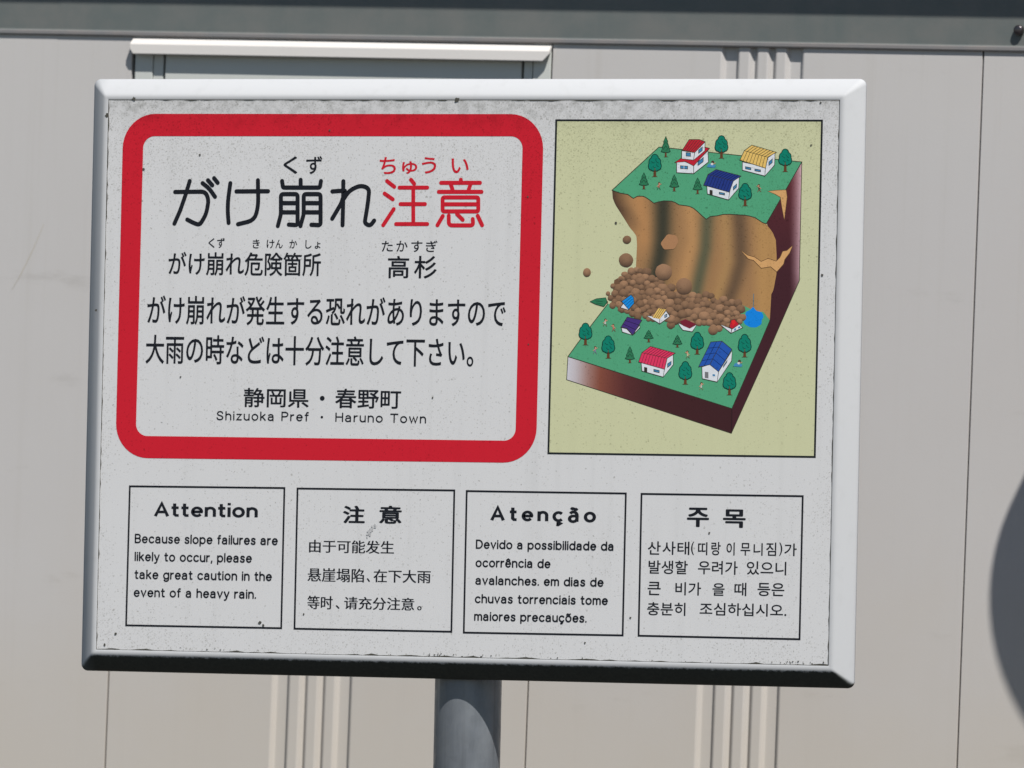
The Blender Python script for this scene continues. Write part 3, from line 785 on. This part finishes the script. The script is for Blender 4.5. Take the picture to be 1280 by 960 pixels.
for f, pts in ((A4, [(488,213),(540,248),(600,265),(650,300),(705,275),(770,297),(800,268),(822,218),(856,212),(902,172),(878,232),(838,285),(830,320),(775,383),(725,342),(650,354),(590,292),(548,280)]),
               (A2, [(703,634),(770,626),(850,622),(858,680),(848,760),(835,862),(815,762),(803,682),(760,657)])):
    s.poly([f(*p) for p in pts], TAN); s.line([f(*p) for p in pts], .7, ink(92,66,44), closed=True)
s.part('ground_crack', pic)
# rocks: rubble heap drawn back to front
def inside(p, poly):
    r = False
    for (x1, y1), (x2, y2) in zip(poly, poly[1:]+poly[:1]):
        if (y1 > p[1]) != (y2 > p[1]) and p[0] < (x2-x1)*(p[1]-y1)/(y2-y1)+x1: r = not r
    return r
heap = [(785,336),(812,339),(822,350),(842,360),(858,370),(880,366),(905,374),(929,378),(930,398),(918,408),(896,412),(880,406),(848,404),(838,408),(834,398),(812,400),(795,396),(778,390),(762,382),(762,374),(768,360)]
rr = random.Random(11); cand = []
for k_ in range(9000):
    p = (rr.uniform(758,932), rr.uniform(334,414)); r = rr.uniform(3.6,5.8) if k_ < 4000 else rr.uniform(2.8,4.4)
    if inside(p, heap) and all((p[0]-a)**2+(p[1]-b)**2 > (.70*(r+c))**2 for a, b, c in cand): cand.append((p[0], p[1], r))
s = Sheet(.00026)
s.poly([(768,350),(788,340),(812,343),(830,356),(858,375),(905,379),(926,382),(926,400),(896,408),(850,404),(800,394),(764,380)], ink(104,78,58))
def rock(sh, x, y, rx, ry, k=1.0, jit=.08, seg=14):
    v = rr.uniform(.84, 1.08)
    sh.disc((x, y), rx, ry, ink(143*v, 110*v, 84*v), seg, (ink(152*v,116*v,88*v), ink(74*v,58*v,47*v)), jit)
y_heap = s.y; put = []
for x, y, r in sorted(cand, key=lambda c: c[1]):
    lv = 1+max([l for a, b, c, l in put if (a-x)**2+(b-y)**2 < (1.25*(r+c))**2], default=0)
    put.append((x, y, r, lv)); s.y = y_heap-lv*5e-6; rock(s, x, y, r*rr.uniform(1,1.25), r)
s.part('rubble_heap', pic, kind='stuff')
for x, y, rx, ry in ((783.9,299.6,5.3,5.1),(782.8,325.2,9.0,8.8),(733.9,340.6,4.9,5.5),(829.7,340.2,10.6,10.4),(855.2,358,10.2,10.4),(776.5,348.8,2.1,2.1),(766.3,357.3,3.1,3.2),(760.2,366.8,2.7,2.7),(891.5,412.8,6.2,5.9),(839,399,5.6,5.2)):
    s = Sheet(.00042); rock(s, x, y, rx, ry, jit=.03, seg=18); s.part('falling_rock', pic)
s = Sheet(.00042); pts = [A3(*p) for p in filleted([(932,155),(990,80),(1060,92),(1078,140),(1045,200),(960,205)], 16, True)]; s.poly(pts, ink(158,116,82)); s.part('falling_rock', pic)
# houses
WH = ink(205,208,212); BLU = ink(60,120,160)
def house(items, f, name='printed_house'):
    s = Sheet(.00044)
    for kind, col, pts in items:
        P = [f(*p) for p in pts]
        if kind == 'p':
            s.poly(P, col); s.line(P, .8, OUTL, closed=True)
        elif kind == 'b': s.poly(P, col)
        else: s.line(P, .6, col)
    return s.part(name, pic)
def rect(x0, y0, x1, y1, sk=0): return [(x0,y0),(x1,y0+sk),(x1,y1+sk),(x0,y1)]
REDR = ink(178,30,48); YR = ink(212,176,98); NB = ink(34,52,120); PK = ink(205,52,88); BB = ink(36,80,160)
def seams(a0, a1, b0, b1, n, col=OUTL):
    return [('l', col, [(a0[0]+(a1[0]-a0[0])*i/n, a0[1]+(a1[1]-a0[1])*i/n), (b0[0]+(b1[0]-b0[0])*i/n, b0[1]+(b1[1]-b0[1])*i/n)]) for i in range(1, n)]
house([('p', WH, [(-26,395),(-26,485),(110,493),(110,425),(40,398)]), ('p', WH, [(110,425),(110,493),(228,400),(225,310)]),
       ('p', REDR, [(-42,405),(12,368),(110,385),(202,282),(237,290),(110,432),(45,397)]),
       ('p', WH, [(15,310),(15,375),(110,385),(118,325)]), ('p', WH, [(118,325),(110,385),(200,310),(202,240)]),
       ('p', REDR, [(20,305),(75,220),(155,220),(202,238),(118,325)]), ('p', BLU, rect(50,325,85,352,3)), ('p', BLU, rect(5,430,62,452,4)),
       ('p', BLU, [(150,305),(180,280),(178,310),(150,330)]), ('p', BLU, [(145,398),(188,365),(186,398),(145,428)]), ('l', WH, [(33,432),(33,455)])]
      + seams((20,305),(118,325),(75,220),(202,238),6), A2)
house([('p', WH, [(500,400),(500,465),(680,512),(685,440)]), ('p', WH, [(685,440),(705,365),(762,325),(757,425),(680,512)]),
       ('p', YR, [(575,265),(772,322),(703,362),(685,450),(480,385),(515,310)]), ('l', OUTL, [(515,310),(703,362)])]
      + seams((515,310),(703,362),(480,385),(685,450),8) + seams((515,310),(703,362),(575,265),(772,322),8)
      + [('p', BLU, rect(525,438,568,454,8)), ('p', BLU, rect(600,456,645,470,8)), ('p', BLU, [(712,400),(740,375),(738,405),(712,428)])], A2)
house([('p', WH, [(215,590),(220,655),(390,703),(400,630)]), ('p', WH, [(400,630),(425,555),(475,520),(470,610),(390,703)]),
       ('p', NB, [(290,460),(490,512),(428,552),(395,642),(190,585),(225,500)]), ('l', OUTL, [(225,500),(428,552)])]
      + seams((225,500),(428,552),(190,585),(395,642),9, ink(20,30,70)) + seams((225,500),(428,552),(290,460),(490,512),9, ink(20,30,70))
      + [('b', ink(50,45,40), rect(238,622,262,662,5)), ('p', BLU, rect(315,642,358,656,8)), ('p', BLU, [(428,600),(455,575),(453,600),(428,625)])], A2)
house([('p', WH, [(730,200),(735,262),(895,308),(905,245)]), ('p', WH, [(905,245),(925,165),(970,140),(970,215),(895,308)]),
       ('p', PK, [(800,78),(985,128),(925,167),(905,250),(710,195),(735,125)]), ('l', OUTL, [(735,125),(925,167)])]
      + seams((735,125),(925,167),(710,195),(905,250),9, ink(110,25,50)) + seams((735,125),(925,167),(800,78),(985,128),9, ink(110,25,50))
      + [('b', ink(50,45,40), rect(752,232,775,268,5)), ('p', BLU, rect(825,250,865,266,9)), ('p', BLU, [(928,208),(955,190),(953,215),(928,235)])], A5)
house([('p', WH, [(165,232),(168,320),(280,345),(290,268),(225,213)]), ('p', WH, [(290,268),(392,110),(388,185),(280,345)]),
       ('p', BB, [(232,45),(315,38),(225,215),(140,232)]), ('p', BB, [(315,38),(390,100),(290,268),(225,215)]),
       ('b', ink(110,110,112), rect(187,268,214,315,3)), ('b', BLU, rect(245,286,264,300,2)), ('p', BLU, [(328,222),(355,182),(352,196),(326,236)])]
      + seams((232,45),(140,232),(315,38),(225,215),4, ink(16,36,84)) + seams((315,38),(225,215),(390,100),(290,268),4, ink(16,36,84)) + [('l', ink(16,36,84), [(275,42),(183,222)])], A6)
CY = ink(20,130,205)
house([('p', WH, [(125,250),(100,285),(165,305),(172,296)]), ('p', CY, [(110,235),(185,182),(206,205),(210,250),(166,300)])] + seams((110,235),(166,300),(185,182),(210,250),4, ink(12,60,110)), AZ)
house([('p', WH, [(108,445),(115,480),(192,503),(150,455)]), ('p', WH, [(200,500),(212,492),(257,445),(255,425)]), ('p', ink(66,46,112), [(155,360),(272,385),(200,505),(150,450),(104,442)])] + seams((155,360),(104,442),(272,385),(195,500),3, ink(30,20,50)), AZ)
house([('p', WH, [(310,350),(415,415),(415,372),(345,352)]), ('p', WH, [(415,415),(415,372),(465,310),(497,355)]), ('b', YR, [(355,365),(405,290),(465,300),(415,376)]), ('p', ink(120,150,180), rect(455,345,472,365,-8))] + seams((355,365),(415,376),(405,290),(465,300),4), AZ)
house([('p', WH, [(562,408),(580,440),(600,465),(675,478),(712,420),(655,450)]), ('b', ink(112,30,48), [(575,395),(620,378),(680,405),(708,418),(652,452),(600,430)])], AZ)
house([('p', WH, [(900,420),(985,490),(990,455)]), ('p', WH, [(985,490),(1078,445),(1050,415),(992,455)]), ('p', REDR, [(985,385),(1015,378),(1050,418),(996,456),(970,440)]), ('b', ink(205,40,40), [(990,388),(1012,382),(1022,408),(1000,432)]), ('b', BLU, rect(1010,455,1025,470,-5)), ('b', BLU, rect(1042,438,1060,452,-5))], AZ)
# trees
TG = ink(8,116,96); TD = ink(10,48,42); BR = ink(92,58,36); CG = ink(44,112,78); CD = ink(26,62,46)
def round_tree(cx, top, cb, base, w_=16.4):
    s = Sheet(.00044); h = cb-top; r = w_/2
    s.poly([(cx-1.5, cb-2), (cx+1.5, cb-2), (cx+1.7, base-1), (cx+4, base), (cx-4, base), (cx-1.7, base-1)], BR)
    C_ = [(0,.24,.52,.24),(-.42,.46,.46,.24),(.42,.46,.46,.24),(-.55,.70,.42,.24),(.55,.70,.42,.24),(0,.62,.6,.34),(-.2,.84,.36,.16),(.25,.83,.36,.17)]
    for a, b, c, d in C_: s.disc((cx+a*r, top+b*h), c*r+.75, d*h+.75, TD, 12)
    for a, b, c, d in C_: s.disc((cx+a*r, top+b*h), c*r-.25, d*h-.25, TG, 12)
    for q0, q1 in (((-.5,.42),(-.05,.52)), ((.1,.34),(.55,.52)), ((-.3,.72),(.1,.80)), ((.25,.62),(.6,.74))):
        s.line([(cx+q0[0]*r, top+q0[1]*h), (cx+(q0[0]+q1[0])*.5*r, top+(q0[1]+q1[1])*.5*h+.9), (cx+q1[0]*r, top+q1[1]*h)], .55, TD)
    s.line([(cx, cb+1), (cx, cb-3)], .9, BR); s.part('printed_round_tree', pic)
for a in ((818.7,193,213.6,221),(902,169.7,190,198),(981.7,186.4,206.4,214.7),(931.6,229.4,249.6,257.5),(732,404,423.8,431.4),(760.5,420,441,448),(856.8,452,474,480.5),(871.7,415.4,436.4,443),(931,418,440,446.5),(912,465.9,486.4,493.9)):
    round_tree(*a)
def conifer(pts, trunk, marks):
    s = Sheet(.00044); s.poly(trunk, BR); s.poly(pts, CG); s.line(pts, .75, CD, closed=True)
    for m_ in marks: s.line(m_, .6, CD)
    s.part('printed_conifer', pic)
for cx, t, cb, b in ((832.3,170.5,190.5,196.3),(805,216,231.6,236.4),(843,218.6,234,239),(872.2,222.5,237.2,242.3),(811,412.8,423.4,427.7),(846.9,419,430.6,434.2),(787.5,433.3,449.2,453.7)):
    h = cb-t; w_ = 5.8
    conifer([(cx,t),(cx+w_*.45,t+h*.33),(cx+w_*.35,t+h*.36),(cx+w_*.75,t+h*.66),(cx+w_*.6,t+h*.68),(cx+w_,cb-1),(cx+w_*.4,cb),(cx-w_*.4,cb),(cx-w_,cb-1),(cx-w_*.6,t+h*.68),(cx-w_*.75,t+h*.66),(cx-w_*.35,t+h*.36),(cx-w_*.45,t+h*.33)],
            [(cx-1,cb-1),(cx+1,cb-1),(cx+1.2,b-.6),(cx+2.8,b),(cx-2.8,b),(cx-1.2,b-.6)],
            [[(cx-w_*.3,t+h*.5),(cx,t+h*.32),(cx+w_*.3,t+h*.5)],[(cx-w_*.5,t+h*.82),(cx,t+h*.58),(cx+w_*.5,t+h*.82)]])
conifer([A3(*p) for p in ((370,620),(420,598),(495,590),(506,625),(480,660),(415,642))], [A3(*p) for p in ((495,610),(512,618),(512,632),(497,636))], [[A3(410,615),A3(470,622)],[A3(420,632),A3(470,640)]])
# tiny people
def person(x, y, k, c1, c2):
    s = Sheet(.00046); SK = ink(188,142,112)
    s.line([(x-.3,y+1.4),(x-2.2*k,y+4.4)], .8, c2); s.line([(x+.3,y+1.4),(x+1.8*k,y+4.6)], .8, c2)
    s.line([(x,y-1.4),(x,y+1.4)], 1.9, c1); s.line([(x,y-1),(x+2.8*k,y-2.6)], .8, SK); s.line([(x,y-1),(x-2.4*k,y+.8)], .8, SK)
    s.disc((x+.3*k,y-3.4), 1.5, 1.5, ink(60,44,36), 10); s.disc((x+.5*k,y-2.9), 1.0, 1.0, SK, 8)
    s.part('printed_person', pic)
for a in ((823.8,232.4,1,ink(150,96,84),ink(40,96,72)),(949,235,-1,ink(70,52,42),ink(120,88,66)),(756.6,403,1,ink(186,180,176),ink(96,72,60)),(767,409.7,-1,ink(170,96,88),ink(110,72,60)),(744,437.5,1,ink(120,116,140),ink(100,104,120)),
          (859.7,443,-1,ink(176,176,140),ink(96,84,60)),(876.7,482.5,1,ink(176,180,176),ink(120,120,90))): person(*a)
for x, y in ((889.5,206.2),(922.8,455.2)):
    s = Sheet(.00046); s.poly([(x-6,y+2.6),(x-4,y-1),(x+1,y-2),(x+5.5,y+1),(x+4,y+3.4),(x-2,y+3)], ink(64,128,170)); s.disc((x+1.6,y-3.6), 1.9, 1.9, ink(70,52,44), 10); s.disc((x+.8,y-1.2), 1.8, 1.5, ink(200,198,192), 10); s.line([(x+2,y-1),(x+5,y-2.6)], .8, ink(188,142,112)); s.part('printed_person', pic)

# ---- grime along the seam between panel and frame ------------------------------
rg = random.Random(3)
def wobble(n, lo, hi, p=2.0):
    pts = [rg.random()**p for _ in range(n//3+4)]
    out = []
    for i in range(n):
        t = i/3; k = int(t); f = t-k; v = pts[k]*(1-f)+pts[k+1]*f
        out.append(lo+(hi-lo)*v*(.8+.4*rg.random()))
    return out
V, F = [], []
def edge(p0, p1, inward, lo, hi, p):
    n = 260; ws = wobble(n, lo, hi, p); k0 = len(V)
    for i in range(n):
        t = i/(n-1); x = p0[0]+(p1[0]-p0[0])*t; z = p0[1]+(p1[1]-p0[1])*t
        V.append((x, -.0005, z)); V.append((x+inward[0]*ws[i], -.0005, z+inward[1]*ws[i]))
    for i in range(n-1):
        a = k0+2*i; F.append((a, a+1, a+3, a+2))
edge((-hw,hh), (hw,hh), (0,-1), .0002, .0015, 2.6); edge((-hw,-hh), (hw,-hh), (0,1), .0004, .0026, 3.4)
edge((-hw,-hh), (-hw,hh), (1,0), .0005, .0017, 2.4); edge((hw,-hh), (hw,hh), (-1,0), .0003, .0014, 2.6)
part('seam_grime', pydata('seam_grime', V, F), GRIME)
# separate spots of mould and the smeared insect mark
V, F = [], []
def spot(px, py, r, jag=.35, asp=1.0):
    x, z = board(px, py); n0 = len(V); k = 10
    for i in range(k):
        a = 2*math.pi*i/k; q_ = r/1040*(1+rg.uniform(-jag, jag)); V.append((x+q_*math.cos(a)*asp, -.0009 if abs(x) > .458 or abs(z) > .329 else -.0007, z+q_*math.sin(a)))
    F.append(tuple(range(n0, n0+k)))
for a in ((571.5,124.8,3.0),(134.0,144.5,2.6),(167.8,123.6,2.4),(1026,128.5,1.2),(179.6,211.5,1.6),(145,792,1.6),(131,806,1.8),(325,778,2.0),(329.5,781.6,1.6),(541,497,1.0),(1027.8,343.8,1.4),(788.2,772,1.2),(731.5,803.5,1.2),(250,193.5,1.3),(770,279,1.5),
          (412,163,1.1),(660,246,1.1),(660.8,430.4,1.0),(226,471,1.1),(120.5,388,1.6),(1014,181.5,1.1),(887,666,1.2),(380,767.5,1.0)): spot(*a)
for i in range(60):                       # ragged growth on the bottom seam
    spot(130+rg.random()**1.0*900, 0, .1)
    V_ = V[-10:]; del V[-10:]; F.pop()
    x = rg.choice([rg.uniform(-.45,.455), rg.gauss(-.31,.03), rg.gauss(.415,.02), rg.gauss(-.02,.03)]); z = -hh+rg.uniform(.0008,.0035)*1.3
    if abs(x) > .455: continue
    n0 = len(V); r = rg.uniform(.0003,.0008)
    for q_ in range(7):
        a = 2*math.pi*q_/7; V.append((x+1.6*r*math.cos(a)*rg.uniform(.6,1.3), -.0007, z+r*math.sin(a)*rg.uniform(.6,1.3)))
    F.append(tuple(range(n0, n0+7)))
part('mould_spots', pydata('mould_spots', V, F), GRIME, kind='stuff')
s = Sheet(.0006)
for q_ in range(16):
    t = rg.random(); s.disc((459+11*t+rg.uniform(-2,2), 669-12*t+rg.uniform(-3,3)), rg.uniform(.8,2.2), rg.uniform(.8,1.8), ink(*[rg.uniform(164,178)]*3), 8, jit=.35)
s.part('smear', label='faint grey smear under the Chinese heading')

# light marks on the cladding
WM, t_, b_ = newmat('scuff_mark', .6); b_.inputs['Base Color'].default_value = (.49,.455,.38,1)
V, F = [], []
P = [W(55, 280), W(40, 315), W(25, 345), W(15, 362)]
for i, (x, z) in enumerate(P):
    w_ = (.0003, .0005, .0006, .0002)[i]; V += [(x-w_, -.0004, z), (x+w_, -.0004, z)]
F = [(2*i, 2*i+2, 2*i+3, 2*i+1) for i in range(3)]
obj('scratch', pydata('scratch', V, F), WM, bl)
print('objects', len(bpy.data.objects))
